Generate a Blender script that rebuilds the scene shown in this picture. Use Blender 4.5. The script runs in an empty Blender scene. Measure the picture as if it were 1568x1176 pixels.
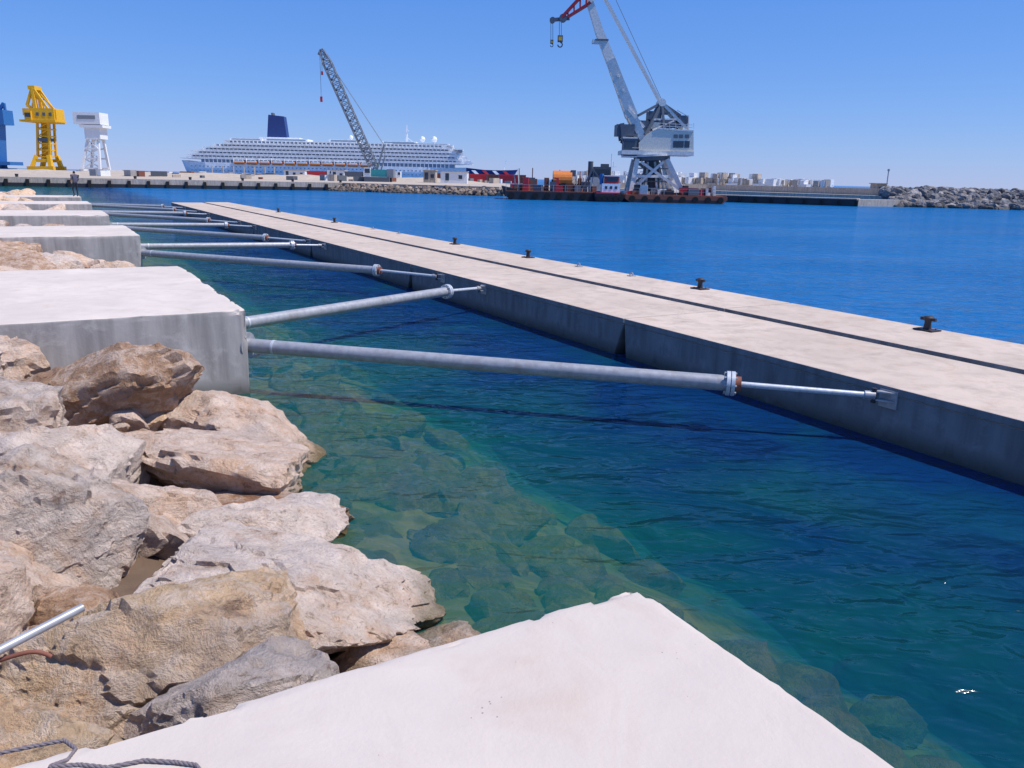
import bpy, bmesh, math, random
import numpy as np
from mathutils import Vector, Matrix, noise
random.seed(7); np.random.seed(7)
scene=bpy.context.scene
scene.view_settings.view_transform='Standard'
scene.view_settings.look='None'
scene.view_settings.exposure=0

# ------------------------------------------------------------------ frame
HC=3.0; FPX=1230.0; ROLL=math.radians(1.24); PITCH=math.atan(315/FPX)
TH=math.radians(-30.08)
D2=(math.sin(TH),math.cos(TH)); N2=(math.cos(TH),-math.sin(TH))
def W(s,t,z):   # harbour frame: s along the quay wall, t across it
    return Vector((s*D2[0]+t*N2[0], s*D2[1]+t*N2[1], z))
def px_ray(u,v):  # view ray through an image pixel
    x=u-784;y=588-v
    a=x*math.cos(ROLL)-y*math.sin(ROLL);b=x*math.sin(ROLL)+y*math.cos(ROLL)
    return a, FPX*math.cos(PITCH)+b*math.sin(PITCH), -FPX*math.sin(PITCH)+b*math.cos(PITCH)
def px_point(u,v,Y):  # image pixel coordinates unprojected to an assumed range Y
    a,F,U=px_ray(u,v); return Vector((a/F*Y, Y, HC+U/F*Y))

# ------------------------------------------------------------------ materials
def newmat(name):
    m=bpy.data.materials.new(name); m.use_nodes=True
    nt=m.node_tree; nt.nodes.clear()
    out=nt.nodes.new('ShaderNodeOutputMaterial')
    return m,nt,out
def ramp(nt,fac,stops,interp='LINEAR'):
    r=nt.nodes.new('ShaderNodeValToRGB'); r.color_ramp.interpolation=interp
    e=r.color_ramp.elements
    while len(e)>1: e.remove(e[-1])
    e[0].position=stops[0][0]; c=stops[0][1]; e[0].color=(*c,1) if len(c)==3 else c
    for p,c in stops[1:]:
        x=e.new(p); x.color=(*c,1) if len(c)==3 else c
    nt.links.new(fac,r.inputs[0]); return r.outputs[0]
def mixc(nt,fac,a,b,mode='MIX'):
    m=nt.nodes.new('ShaderNodeMix'); m.data_type='RGBA'; m.blend_type=mode
    for sock,val in ((m.inputs[0],fac),(m.inputs[6],a),(m.inputs[7],b)):
        if isinstance(val,bpy.types.NodeSocket): nt.links.new(val,sock)
        elif isinstance(val,(int,float)): sock.default_value=val
        else: sock.default_value=(*val,1)
    return m.outputs[2]
def mth(nt,op,a,b=None,c=None,clamp=False):
    m=nt.nodes.new('ShaderNodeMath'); m.operation=op; m.use_clamp=clamp
    for i,v in enumerate((a,b,c)):
        if v is None: continue
        if isinstance(v,bpy.types.NodeSocket): nt.links.new(v,m.inputs[i])
        else: m.inputs[i].default_value=v
    return m.outputs[0]
def noise_tex(nt,vec,scale,detail=4,rough=.55,dist=0):
    n=nt.nodes.new('ShaderNodeTexNoise'); n.inputs['Scale'].default_value=scale
    n.inputs['Detail'].default_value=detail; n.inputs['Roughness'].default_value=rough
    n.inputs['Distortion'].default_value=dist
    nt.links.new(vec,n.inputs['Vector']); return n.outputs['Fac']
def maprange(nt,v,a,b,c=0.,d=1.,smooth=False):
    m=nt.nodes.new('ShaderNodeMapRange'); m.interpolation_type='SMOOTHSTEP' if smooth else 'LINEAR'
    nt.links.new(v,m.inputs[0])
    for i,x in enumerate((a,b,c,d)): m.inputs[i+1].default_value=x
    return m.outputs[0]
def bump(nt,h,strength,dist,prev=None):
    b=nt.nodes.new('ShaderNodeBump'); b.inputs['Strength'].default_value=strength; b.inputs['Distance'].default_value=dist
    nt.links.new(h,b.inputs['Height'])
    if prev is not None: nt.links.new(prev,b.inputs['Normal'])
    return b.outputs[0]
def principled(nt,out,col,rough=.8,metal=0,normal=None,spec=.3):
    p=nt.nodes.new('ShaderNodeBsdfPrincipled')
    if isinstance(col,bpy.types.NodeSocket): nt.links.new(col,p.inputs['Base Color'])
    else: p.inputs['Base Color'].default_value=(*col,1)
    if isinstance(rough,bpy.types.NodeSocket): nt.links.new(rough,p.inputs['Roughness'])
    else: p.inputs['Roughness'].default_value=rough
    p.inputs['Metallic'].default_value=metal
    p.inputs['Specular IOR Level'].default_value=spec
    if normal is not None: nt.links.new(normal,p.inputs['Normal'])
    nt.links.new(p.outputs[0],out.inputs['Surface']); return p
def pos(nt):
    g=nt.nodes.new('ShaderNodeNewGeometry'); return g.outputs['Position'],g.outputs['Normal']
def sepz(nt,v):
    s=nt.nodes.new('ShaderNodeSeparateXYZ'); nt.links.new(v,s.inputs[0]); return s.outputs

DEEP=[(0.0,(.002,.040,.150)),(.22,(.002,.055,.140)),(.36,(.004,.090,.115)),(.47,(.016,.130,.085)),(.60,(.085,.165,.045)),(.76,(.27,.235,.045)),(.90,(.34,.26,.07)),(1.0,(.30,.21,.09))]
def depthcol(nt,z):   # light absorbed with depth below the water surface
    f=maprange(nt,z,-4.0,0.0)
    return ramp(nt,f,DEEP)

def m_paint(name,col,rough=.5,wear=.25,wearcol=(.16,.10,.07),scale=1.0,metal=0):
    m,nt,out=newmat(name); P,N=pos(nt)
    n1=noise_tex(nt,P,1.3*scale,4,.65); n2=noise_tex(nt,P,6*scale,3)
    c=mixc(nt,maprange(nt,n2,.35,.7),tuple(x*.82 for x in col),tuple(min(1,x*1.08) for x in col))
    c=mixc(nt,maprange(nt,n1,.58,.75,0,wear),c,wearcol)
    principled(nt,out,c,rough,metal); return m

def m_concrete(name,light=(.62,.555,.50),dark=(.40,.37,.34),algae=True,side=(.30,.29,.285),stain=.4):
    m,nt,out=newmat(name); P,N=pos(nt)
    a=noise_tex(nt,P,.45,4,.6,.4); b=noise_tex(nt,P,2.6,6,.68,.3); c_=noise_tex(nt,P,60,2,.6)
    col=mixc(nt,maprange(nt,a,.38,.62),light,tuple(x*.84 for x in light))
    col=mixc(nt,maprange(nt,b,.46,.68,0,.75),col,dark)
    col=mixc(nt,maprange(nt,c_,.3,.75,0,.22),col,dark)
    vp=nt.nodes.new('ShaderNodeTexVoronoi'); vp.inputs['Scale'].default_value=26; nt.links.new(P,vp.inputs['Vector'])
    pore=maprange(nt,vp.outputs['Distance'],.05,.14,1,0)
    pore=mth(nt,'MULTIPLY',pore,maprange(nt,b,.58,.64))
    col=mixc(nt,mth(nt,'MULTIPLY',pore,.45),col,(.15,.13,.12))
    rs_=noise_tex(nt,P,1.1,5,.7,1.2)
    col=mixc(nt,maprange(nt,rs_,.57,.72,0,stain),col,(.44,.28,.18))
    col=mixc(nt,maprange(nt,rs_,.44,.32,0,stain*.8),col,tuple(x*.7 for x in dark))
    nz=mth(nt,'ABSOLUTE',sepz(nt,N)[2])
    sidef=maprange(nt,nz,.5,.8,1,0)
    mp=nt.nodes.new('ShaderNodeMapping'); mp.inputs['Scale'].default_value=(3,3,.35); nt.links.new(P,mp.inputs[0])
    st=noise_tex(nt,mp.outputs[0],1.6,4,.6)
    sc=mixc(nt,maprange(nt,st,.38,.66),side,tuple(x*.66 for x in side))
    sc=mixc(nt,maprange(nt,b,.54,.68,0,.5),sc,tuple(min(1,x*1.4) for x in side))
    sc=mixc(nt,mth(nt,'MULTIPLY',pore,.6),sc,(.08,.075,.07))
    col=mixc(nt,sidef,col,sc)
    z=sepz(nt,P)[2]
    if algae:
        zz=mth(nt,'ADD',z,mth(nt,'MULTIPLY',mth(nt,'SUBTRACT',st,.5),.35))
        col=mixc(nt,maprange(nt,zz,.02,.24,.8,0),col,(.055,.055,.045))
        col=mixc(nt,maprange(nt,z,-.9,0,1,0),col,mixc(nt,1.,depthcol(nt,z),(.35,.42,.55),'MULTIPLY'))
    h=mth(nt,'ADD',mth(nt,'MULTIPLY',b,.5),mth(nt,'MULTIPLY',c_,.06))
    h=mth(nt,'SUBTRACT',h,mth(nt,'MULTIPLY',pore,.25))
    principled(nt,out,col,.88,0,bump(nt,h,.5,.03),.2); return m

def m_rock(name):
    m,nt,out=newmat(name); P,N=pos(nt)
    at=nt.nodes.new('ShaderNodeAttribute'); at.attribute_name='tint'
    a=noise_tex(nt,P,1.5,5,.7,.8); b=noise_tex(nt,P,6,8,.74,.4); c=noise_tex(nt,P,45,3,.7)
    col=mixc(nt,maprange(nt,a,.44,.64),at.outputs['Color'],mixc(nt,.55,at.outputs['Color'],(.68,.40,.22)))
    col=mixc(nt,maprange(nt,b,.47,.57,0,.75),col,mixc(nt,.6,at.outputs['Color'],(.86,.71,.60)))
    col=mixc(nt,maprange(nt,b,.43,.34,0,.8),col,(.20,.125,.085))  # bump hollows go dark brown: crevice shade mixed into the rock colour
    col=mixc(nt,maprange(nt,c,.50,.72,0,.36),col,(.19,.135,.10))
    nn=noise_tex(nt,P,.8,3,.5)
    col=mixc(nt,mth(nt,'MULTIPLY',maprange(nt,nn,.57,.68),.4),col,(.38,.34,.33))
    z=sepz(nt,P)[2]
    zz=mth(nt,'ADD',z,mth(nt,'MULTIPLY',mth(nt,'SUBTRACT',a,.5),.5))
    col=mixc(nt,maprange(nt,zz,.03,.26,.85,0),col,(.15,.105,.03))
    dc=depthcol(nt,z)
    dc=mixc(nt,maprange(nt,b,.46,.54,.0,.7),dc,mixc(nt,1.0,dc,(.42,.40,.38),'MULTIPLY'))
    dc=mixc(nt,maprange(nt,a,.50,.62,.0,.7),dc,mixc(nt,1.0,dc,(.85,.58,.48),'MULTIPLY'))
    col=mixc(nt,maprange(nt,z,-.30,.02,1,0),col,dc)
    h=mth(nt,'ADD',b,mth(nt,'MULTIPLY',c,.16))
    rg=maprange(nt,z,.0,.15,.35,.9)
    principled(nt,out,col,rg,0,bump(nt,h,1.0,.10),.25); return m

M={}
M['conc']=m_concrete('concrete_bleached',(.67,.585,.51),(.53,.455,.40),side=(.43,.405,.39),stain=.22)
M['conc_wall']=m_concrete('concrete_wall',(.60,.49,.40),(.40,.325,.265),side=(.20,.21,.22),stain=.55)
M['conc_far']=m_concrete('concrete_far',(.52,.44,.35),(.36,.30,.24),False,(.50,.43,.36))
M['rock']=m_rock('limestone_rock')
m,nt,out=newmat('armour_rock'); P,N=pos(nt)
at=nt.nodes.new('ShaderNodeAttribute'); at.attribute_name='tint'
n1=noise_tex(nt,P,1.2,4,.7)
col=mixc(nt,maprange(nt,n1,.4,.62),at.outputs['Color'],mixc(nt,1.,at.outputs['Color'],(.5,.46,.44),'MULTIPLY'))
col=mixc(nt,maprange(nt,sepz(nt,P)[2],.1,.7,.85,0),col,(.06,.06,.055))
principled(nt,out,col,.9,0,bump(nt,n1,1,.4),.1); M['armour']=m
M['galv']=m_paint('galvanised_steel',(.42,.42,.43),.42,.45,(.24,.15,.10),2,.3)
M['zinc']=m_paint('bright_steel',(.62,.64,.66),.4,.1,(.3,.28,.26),3,.3)
M['iron']=m_paint('cast_iron',(.045,.04,.045),.6,.4,(.12,.06,.035),5)
M['white']=m_paint('white_paint',(.80,.81,.82),.45,.05,(.5,.42,.35))
M['shipwhite']=m_paint('ship_white',(.82,.85,.88),.4,.03,(.6,.6,.6),.1)  # white hull paint, with distance haze put in as a pale blue tint
M['cranegrey']=m_paint('crane_grey',(.66,.66,.64),.5,.22,(.33,.22,.15),.8)
M['cranedark']=m_paint('crane_dark',(.11,.13,.16),.6,.25,(.12,.07,.05))
M['cranehouse']=m_paint('crane_house',(.66,.63,.55),.5,.15,(.35,.25,.18),.8)
M['red']=m_paint('red_paint',(.55,.04,.05),.5,.2)
M['rust']=m_paint('rusty_hull',(.24,.09,.06),.7,.5,(.09,.05,.035))
M['black']=m_paint('black_hull',(.03,.033,.042),.6,.4,(.11,.06,.045))
M['navy']=m_paint('navy_paint',(.025,.055,.20),.45,.0)
M['blue']=m_paint('blue_paint',(.03,.15,.40),.5,.15)
M['teal']=m_paint('teal_paint',(.05,.32,.33),.5,.1)
M['yellow']=m_paint('yellow_paint',(.80,.45,.02),.5,.1,(.4,.2,.05),.5)
M['orange']=m_paint('orange_paint',(.65,.20,.04),.55,.3)
M['glass']=m_paint('dark_glass',(.045,.07,.10),.15,0)
M['window']=m_paint('cabin_window',(.21,.30,.40),.3,0)
M['tyre']=m_paint('tyre',(.02,.02,.02),.8,0)
M['boom']=m_paint('boom_grey',(.22,.25,.29),.6,.1)
M['rope']=m_paint('rope',(.20,.17,.18),.9,.4,(.08,.06,.06),20)
M['skin']=m_paint('skin',(.36,.21,.14),.6,0)
M['trouser']=m_paint('trouser',(.03,.035,.05),.8,0)
M['shirt']=m_paint('shirt',(.10,.10,.15),.8,0)
M['hair']=m_paint('hair',(.02,.015,.012),.8,0)

# seabed
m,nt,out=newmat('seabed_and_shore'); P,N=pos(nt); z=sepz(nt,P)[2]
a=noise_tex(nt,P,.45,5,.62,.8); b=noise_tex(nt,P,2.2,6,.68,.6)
land=mixc(nt,b,(.20,.14,.10),(.09,.06,.045))  # ground kept dark: shade in the gaps between rocks is in this colour
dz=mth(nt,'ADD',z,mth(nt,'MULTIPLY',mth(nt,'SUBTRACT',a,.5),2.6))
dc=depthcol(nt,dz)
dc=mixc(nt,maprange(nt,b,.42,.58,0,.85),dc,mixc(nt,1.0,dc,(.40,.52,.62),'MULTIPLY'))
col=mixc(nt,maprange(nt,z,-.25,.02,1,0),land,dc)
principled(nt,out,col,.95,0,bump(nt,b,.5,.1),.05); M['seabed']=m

# water
m,nt,out=newmat('sea_water'); P,N=pos(nt)
def wav(scale,rot,stretch,detail,dist=.3):
    mp=nt.nodes.new('ShaderNodeMapping'); mp.inputs['Rotation'].default_value=(0,0,math.radians(rot))
    mp.inputs['Scale'].default_value=(scale/stretch,scale,1); nt.links.new(P,mp.inputs[0])
    return noise_tex(nt,mp.outputs[0],1.0,detail,.5,dist)
w1=wav(.55,12,1.8,1); w2=wav(2.0,-14,2.1,2,.8); w3=wav(5.7,16,1.8,2,.6)
gust=maprange(nt,wav(.13,20,2.2,2),.38,.62,.55,1.35)
h=mth(nt,'ADD',mth(nt,'MULTIPLY',w2,.14),mth(nt,'MULTIPLY',w3,.050))
h=mth(nt,'ADD',mth(nt,'MULTIPLY',h,gust),mth(nt,'MULTIPLY',w1,.20))
nb=bump(nt,h,1.0,1.0)
fr=nt.nodes.new('ShaderNodeFresnel'); fr.inputs['IOR'].default_value=1.33; nt.links.new(nb,fr.inputs['Normal'])
fac=mth(nt,'MINIMUM',mth(nt,'MULTIPLY',fr.outputs[0],.62),.44)
gl=nt.nodes.new('ShaderNodeBsdfGlossy'); gl.inputs['Roughness'].default_value=.09; gl.inputs['Color'].default_value=(.9,.93,.96,1); nt.links.new(nb,gl.inputs['Normal'])
tr=nt.nodes.new('ShaderNodeBsdfTransparent'); tr.inputs['Color'].default_value=(.98,1,.98,1)
df=nt.nodes.new('ShaderNodeBsdfDiffuse'); nt.links.new(nb,df.inputs['Normal'])
patch=noise_tex(nt,P,.06,3,.5,.5)
sxyz=sepz(nt,P)
tco=mth(nt,'ADD',mth(nt,'MULTIPLY',sxyz[0],N2[0]),mth(nt,'MULTIPLY',sxyz[1],N2[1]))
outer=maprange(nt,tco,8.6,12)
bodyc=mixc(nt,patch,(.003,.110,.32),(.007,.160,.41))
pn=noise_tex(nt,P,.42,3,.55,.8)
gfac=mth(nt,'ADD',maprange(nt,tco,3.2,7.0,1,0),mth(nt,'MULTIPLY',mth(nt,'SUBTRACT',pn,.5),1.8),clamp=True)
inner=mixc(nt,gfac,(.002,.042,.155),(.005,.115,.095))
bodyc=mixc(nt,outer,inner,bodyc)
nt.links.new(bodyc,df.inputs['Color'])
tn=mth(nt,'ADD',tco,mth(nt,'MULTIPLY',mth(nt,'SUBTRACT',pn,.5),2.5))
turb=mth(nt,'MAXIMUM',maprange(nt,tn,3.9,7.6,0.0,.62),maprange(nt,tco,9,13,0.5,.85))
ms=nt.nodes.new('ShaderNodeMixShader'); nt.links.new(turb,ms.inputs[0]); nt.links.new(tr.outputs[0],ms.inputs[1]); nt.links.new(df.outputs[0],ms.inputs[2])
m2=nt.nodes.new('ShaderNodeMixShader'); nt.links.new(fac,m2.inputs[0]); nt.links.new(ms.outputs[0],m2.inputs[1]); nt.links.new(gl.outputs[0],m2.inputs[2])
nt.links.new(m2.outputs[0],out.inputs['Surface']); M['water']=m

# ------------------------------------------------------------------ mesh builder
class MB:
    def __init__(s): s.v=[];s.f=[];s.mi=[];s.mats=[]
    def mid(s,k):
        if k not in s.mats: s.mats.append(k)
        return s.mats.index(k)
    def add(s,vs,fs,k):
        o=len(s.v); s.v+= [Vector(x) for x in vs]; i=s.mid(k)
        for f in fs: s.f.append([o+j for j in f]); s.mi.append(i)
    def box(s,c,size,k,rz=0,M3=None):
        hx,hy,hz=[x/2 for x in size]
        R=M3 if M3 is not None else Matrix.Rotation(rz,3,'Z')
        vs=[Vector(c)+R@Vector((x*hx,y*hy,z*hz)) for x in(-1,1) for y in(-1,1) for z in(-1,1)]
        s.add(vs,[(0,1,3,2),(4,6,7,5),(0,4,5,1),(2,3,7,6),(0,2,6,4),(1,5,7,3)],k)
    def beam(s,p,q,w,h,k,w2=None,h2=None):
        p=Vector(p);q=Vector(q);d=(q-p)
        if d.length<1e-6:return
        d.normalize(); up=Vector((0,0,1)) if abs(d.z)<.95 else Vector((0,1,0))
        x=d.cross(up).normalized(); y=x.cross(d).normalized()
        w2=w if w2 is None else w2; h2=h if h2 is None else h2
        vs=[p-x*w/2-y*h/2,p+x*w/2-y*h/2,p+x*w/2+y*h/2,p-x*w/2+y*h/2,q-x*w2/2-y*h2/2,q+x*w2/2-y*h2/2,q+x*w2/2+y*h2/2,q-x*w2/2+y*h2/2]
        s.add(vs,[(3,2,1,0),(4,5,6,7),(0,1,5,4),(1,2,6,5),(2,3,7,6),(3,0,4,7)],k)
    def cyl(s,p,q,r,k,r2=None,n=16,cap=True):
        p=Vector(p);q=Vector(q);d=(q-p).normalized(); up=Vector((0,0,1)) if abs(d.z)<.95 else Vector((0,1,0))
        x=d.cross(up).normalized(); y=d.cross(x)*-1; r2=r if r2 is None else r2
        vs=[];fs=[]
        for c,rr in((p,r),(q,r2)):
            for i in range(n):
                a=2*math.pi*i/n; vs.append(c+x*rr*math.cos(a)+y*rr*math.sin(a))
        for i in range(n): j=(i+1)%n; fs.append((i,j,n+j,n+i))
        if cap: fs.append(tuple(range(n))[::-1]); fs.append(tuple(range(n,2*n)))
        s.add(vs,fs,k)
    def prism(s,poly,z0,z1,k):
        n=len(poly); vs=[(x,y,z0) for x,y in poly]+[(x,y,z1) for x,y in poly]
        fs=[(i,(i+1)%n,n+(i+1)%n,n+i) for i in range(n)]+[tuple(range(n))[::-1],tuple(range(n,2*n))]
        s.add(vs,fs,k)
    def plate(s,pts,thick,k):
        t=Vector(thick); pts=[Vector(p) for p in pts]; n=len(pts)
        vs=[p-t/2 for p in pts]+[p+t/2 for p in pts]
        fs=[(i,(i+1)%n,n+(i+1)%n,n+i) for i in range(n)]+[tuple(range(n))[::-1],tuple(range(n,2*n))]
        s.add(vs,fs,k)
    def lattice(s,p,q,w0,w1,n,k,r=.08,side=Vector((0,1,0))):
        p=Vector(p);q=Vector(q);d=(q-p).normalized(); a=side; b=d.cross(a).normalized()
        def c(i,j):
            t=i/n; w=w0+(w1-w0)*t; sg=[(-1,-1),(1,-1),(1,1),(-1,1)][j%4]
            return p.lerp(q,t)+a*sg[0]*w/2+b*sg[1]*w/2
        for i in range(n):
            for j in range(4):
                s.beam(c(i,j),c(i+1,j),r*1.4,r*1.4,k)
                s.beam(c(i,j),c(i+1,j+1) ,r,r,k) if (i+j)%2 else s.beam(c(i,j+1),c(i+1,j),r,r,k)
                s.beam(c(i,j),c(i,j+1),r,r,k)
        for j in range(4): s.beam(c(n,j),c(n,j+1),r,r,k)
    def obj(s,name,smooth=False,bevel=0):
        me=bpy.data.meshes.new(name); me.from_pydata([tuple(v) for v in s.v],[],s.f)
        for k in s.mats: me.materials.append(M[k])
        me.polygons.foreach_set('material_index',s.mi)
        bm=bmesh.new(); bm.from_mesh(me); bmesh.ops.recalc_face_normals(bm,faces=bm.faces); bm.to_mesh(me); bm.free()
        o=bpy.data.objects.new(name,me); scene.collection.objects.link(o)
        if smooth:
            for p in me.polygons: p.use_smooth=True
            me.set_sharp_from_angle(angle=math.radians(35))
        if bevel:
            md=o.modifiers.new('bev','BEVEL'); md.width=bevel; md.segments=2; md.limit_method='ANGLE'
        return o

# ------------------------------------------------------------------ sea, seabed
def grid_obj(name,ss,ts,zf,mat,smooth=True):
    vs=[];fs=[]
    for s in ss:
        for t in ts: vs.append(tuple(W(s,t,zf(s,t))))
    nT=len(ts)
    for i in range(len(ss)-1):
        for j in range(nT-1):
            a=i*nT+j; fs.append((a,a+nT,a+nT+1,a+1))
    me=bpy.data.meshes.new(name); me.from_pydata(vs,[],fs); me.materials.append(mat)
    me.polygons.foreach_set('use_smooth',[smooth]*len(fs))
    bm=bmesh.new(); bm.from_mesh(me)
    bmesh.ops.recalc_face_normals(bm,faces=bm.faces)
    if sum(f.normal.z for f in bm.faces)<0: bmesh.ops.reverse_faces(bm,faces=bm.faces)
    bm.to_mesh(me); bm.free()
    o=bpy.data.objects.new(name,me); scene.collection.objects.link(o); return o
prof=[(-60,1.0),(-8,1.0),(-1,.62),(.5,.28),(1.6,-.14),(2.4,-.30),(3.4,-.55),(5,-1.15),(7,-2.2),(9,-3.2),(14,-4.5)]
def shore(s,t):
    z=-4.5
    if t<=-60: z=1.0 if t>-200 else -4.5
    for (a,za),(b,zb) in zip(prof,prof[1:]):
        if a<=t<=b: z=za+(zb-za)*(t-a)/(b-a)
    if s>76 or s<-40: z=-4.5
    if -20<s<76 and -9<t<9:
        z+=(noise.fractal(Vector((s*.6,t*.6,0)),1,2,4))*.25
    return z
fine=[i*.35 for i in range(-26,27)]
ss=[-4000,-400,-60,-40]+[i*.5 for i in range(-30,80)]+[40+i*1.5 for i in range(25)]+[78,90,200,600,4500]
ts=[-4000,-400,-201,-60,-20]+fine+[10,12,14,20,60,300,1000,4000]
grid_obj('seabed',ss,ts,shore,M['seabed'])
grid_obj('sea_water',[-4500,4800],[-4500,4500],lambda s,t:0,M['water'],False)

# ------------------------------------------------------------------ rough concrete blocks
def rough_block(name,s0,s1,t0,t1,z0,z1,step,amp,mat,rad=.04,chipk=1.0):
    bm=bmesh.new(); c=Vector(((s0+s1)/2,(t0+t1)/2,(z0+z1)/2)); hx,hy,hz=(s1-s0)/2,(t1-t0)/2,(z1-z0)/2
    def cuts(L):
        n=max(3,int(L/step)); base=[i/n for i in range(n+1)]
        ex=[.012/L,.03/L,.06/L,.1/L]
        base+=ex+[1-e for e in ex]; return sorted(set(round(x,5) for x in base))
    def face(o,a,b,la,lb):
        ca,cb=cuts(la),cuts(lb)
        g=[[bm.verts.new(o+a*i+b*j) for j in cb] for i in ca]
        for i in range(len(ca)-1):
            for j in range(len(cb)-1): bm.faces.new((g[i][j],g[i+1][j],g[i+1][j+1],g[i][j+1]))
    X=Vector((2*hx,0,0));Y=Vector((0,2*hy,0));Z=Vector((0,0,2*hz)); o=c-(X+Y+Z)/2
    face(o,Y,X,2*hy,2*hx); face(o+Z,X,Y,2*hx,2*hy)
    face(o,X,Z,2*hx,2*hz); face(o+Y,Z,X,2*hz,2*hx)
    face(o,Z,Y,2*hz,2*hy); face(o+X,Y,Z,2*hy,2*hz)
    bmesh.ops.remove_doubles(bm,verts=bm.verts,dist=.002)
    H=Vector((hx,hy,hz))
    for v in bm.verts:
        p=v.co-c
        e=noise.fractal(v.co*1.3,1,2,4)
        r=rad
        q=Vector([max(-(H[i]-r),min(H[i]-r,p[i])) for i in range(3)])
        dlt=p-q
        if dlt.length>1e-6:
            n_=dlt.normalized(); ne=sum(1 for i in range(3) if H[i]-abs(p[i])<.035)
            p=q+n_*r + n_*amp*e
            if ne>=2:
                k=noise.noise(v.co*1.4)+.5*noise.noise(v.co*5.5)+.3*noise.noise(v.co*17)
                p-=n_*min(.07,max(0,k-.22)*.14*chipk+.008*chipk*abs(noise.noise(v.co*19)))
        v.co=W((p+c).x,(p+c).y,(p+c).z)
    bmesh.ops.recalc_face_normals(bm,faces=bm.faces)
    me=bpy.data.meshes.new(name); bm.to_mesh(me); bm.free(); me.materials.append(mat)
    for p in me.polygons:p.use_smooth=True
    me.set_sharp_from_angle(angle=math.radians(50))
    ob=bpy.data.objects.new(name,me); scene.collection.objects.link(ob); return ob
HB=1.18
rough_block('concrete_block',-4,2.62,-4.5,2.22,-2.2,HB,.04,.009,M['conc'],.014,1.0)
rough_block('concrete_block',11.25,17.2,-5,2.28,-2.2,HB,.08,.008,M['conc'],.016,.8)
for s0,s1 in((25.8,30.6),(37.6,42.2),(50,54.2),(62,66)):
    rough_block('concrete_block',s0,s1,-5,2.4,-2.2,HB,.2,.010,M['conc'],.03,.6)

# ------------------------------------------------------------------ quay wall (caissons)
TL,TR,HW=8.6,12.75,.68
def caisson(s0,s1):
    b=MB(); 
    def P(s,t,z): return W(s,t,z)
    g=.012
    def slab(a0,a1,t0,t1,z0,z1,k='conc_wall',e0=0,e1=0):
        vs=[P(a0+e0,t0,z0),P(a1-e1,t0,z0),P(a1-e1,t1,z0),P(a0+e0,t1,z0),P(a0,t0,z1),P(a1,t0,z1),P(a1,t1,z1),P(a0,t1,z1)]
        b.add(vs,[(3,2,1,0),(4,5,6,7),(0,1,5,4),(1,2,6,5),(2,3,7,6),(3,0,4,7)],k)
    slab(s0+g,s1-g,TL,TL+.5,-3.4,HW-.10,e0=1.55,e1=.55)
    slab(s0,s1,TL+.501,TR-.003,-3.4,HW-.18)
    slab(s0+g,s1-g,TL-.015,10.82,HW-.099,HW)
    slab(s0+g,s1-g,10.95,TR,HW-.099,HW+.035)
    slab(s0,s1,10.822,10.948,HW-.13,HW-.075)
    return b
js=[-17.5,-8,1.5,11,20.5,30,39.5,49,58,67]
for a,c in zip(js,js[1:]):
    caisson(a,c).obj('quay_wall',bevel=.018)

# ------------------------------------------------------------------ cleats on the wall
def cleat(s,t):
    b=MB(); base=HW+.035
    b.box(W(s,t,base+.012),(.26,.34,.024),'iron',-TH)
    b.cyl(W(s,t,base+.02),W(s,t,base+.15),.065,'iron',.05,14)
    b.cyl(W(s,t,base+.15),W(s,t,base+.215),.055,'iron',.085,14)
    b.cyl(W(s,t,base+.215),W(s,t,base+.24),.085,'iron',.06,14)
    b.beam(W(s-.13,t,base+.19),W(s+.13,t,base+.19),.05,.05,'iron')
    for a in(-.1,.1):
        for c in (-.08,.08): b.cyl(W(s+a,t+c,base+.024),W(s+a,t+c,base+.04),.015,'rust',n=6)
    b.obj('mooring_bollard',True)
for s,t in((7.9,12.45),(13.3,12.45),(20.7,12.45),(25.7,12.45),(39.1,12.4),(3.0,12.45),(50,12.4)): cleat(s,t)
def ring(s,t):
    b=MB(); z=HW+.035
    b.box(W(s,t,z+.01),(.16,.16,.02),'galv',-TH)
    for i in range(13):
        a=math.pi*i/13; a2=math.pi*(i+1)/13
        b.cyl(W(s+.06*math.cos(a),t,z+.02+.07*math.sin(a)),W(s+.06*math.cos(a2),t,z+.02+.07*math.sin(a2)),.014,'galv',n=8)
    b.obj('mooring_ring',True)
for s in(15.8,18.1,31,34): ring(s,12.5)

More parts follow.
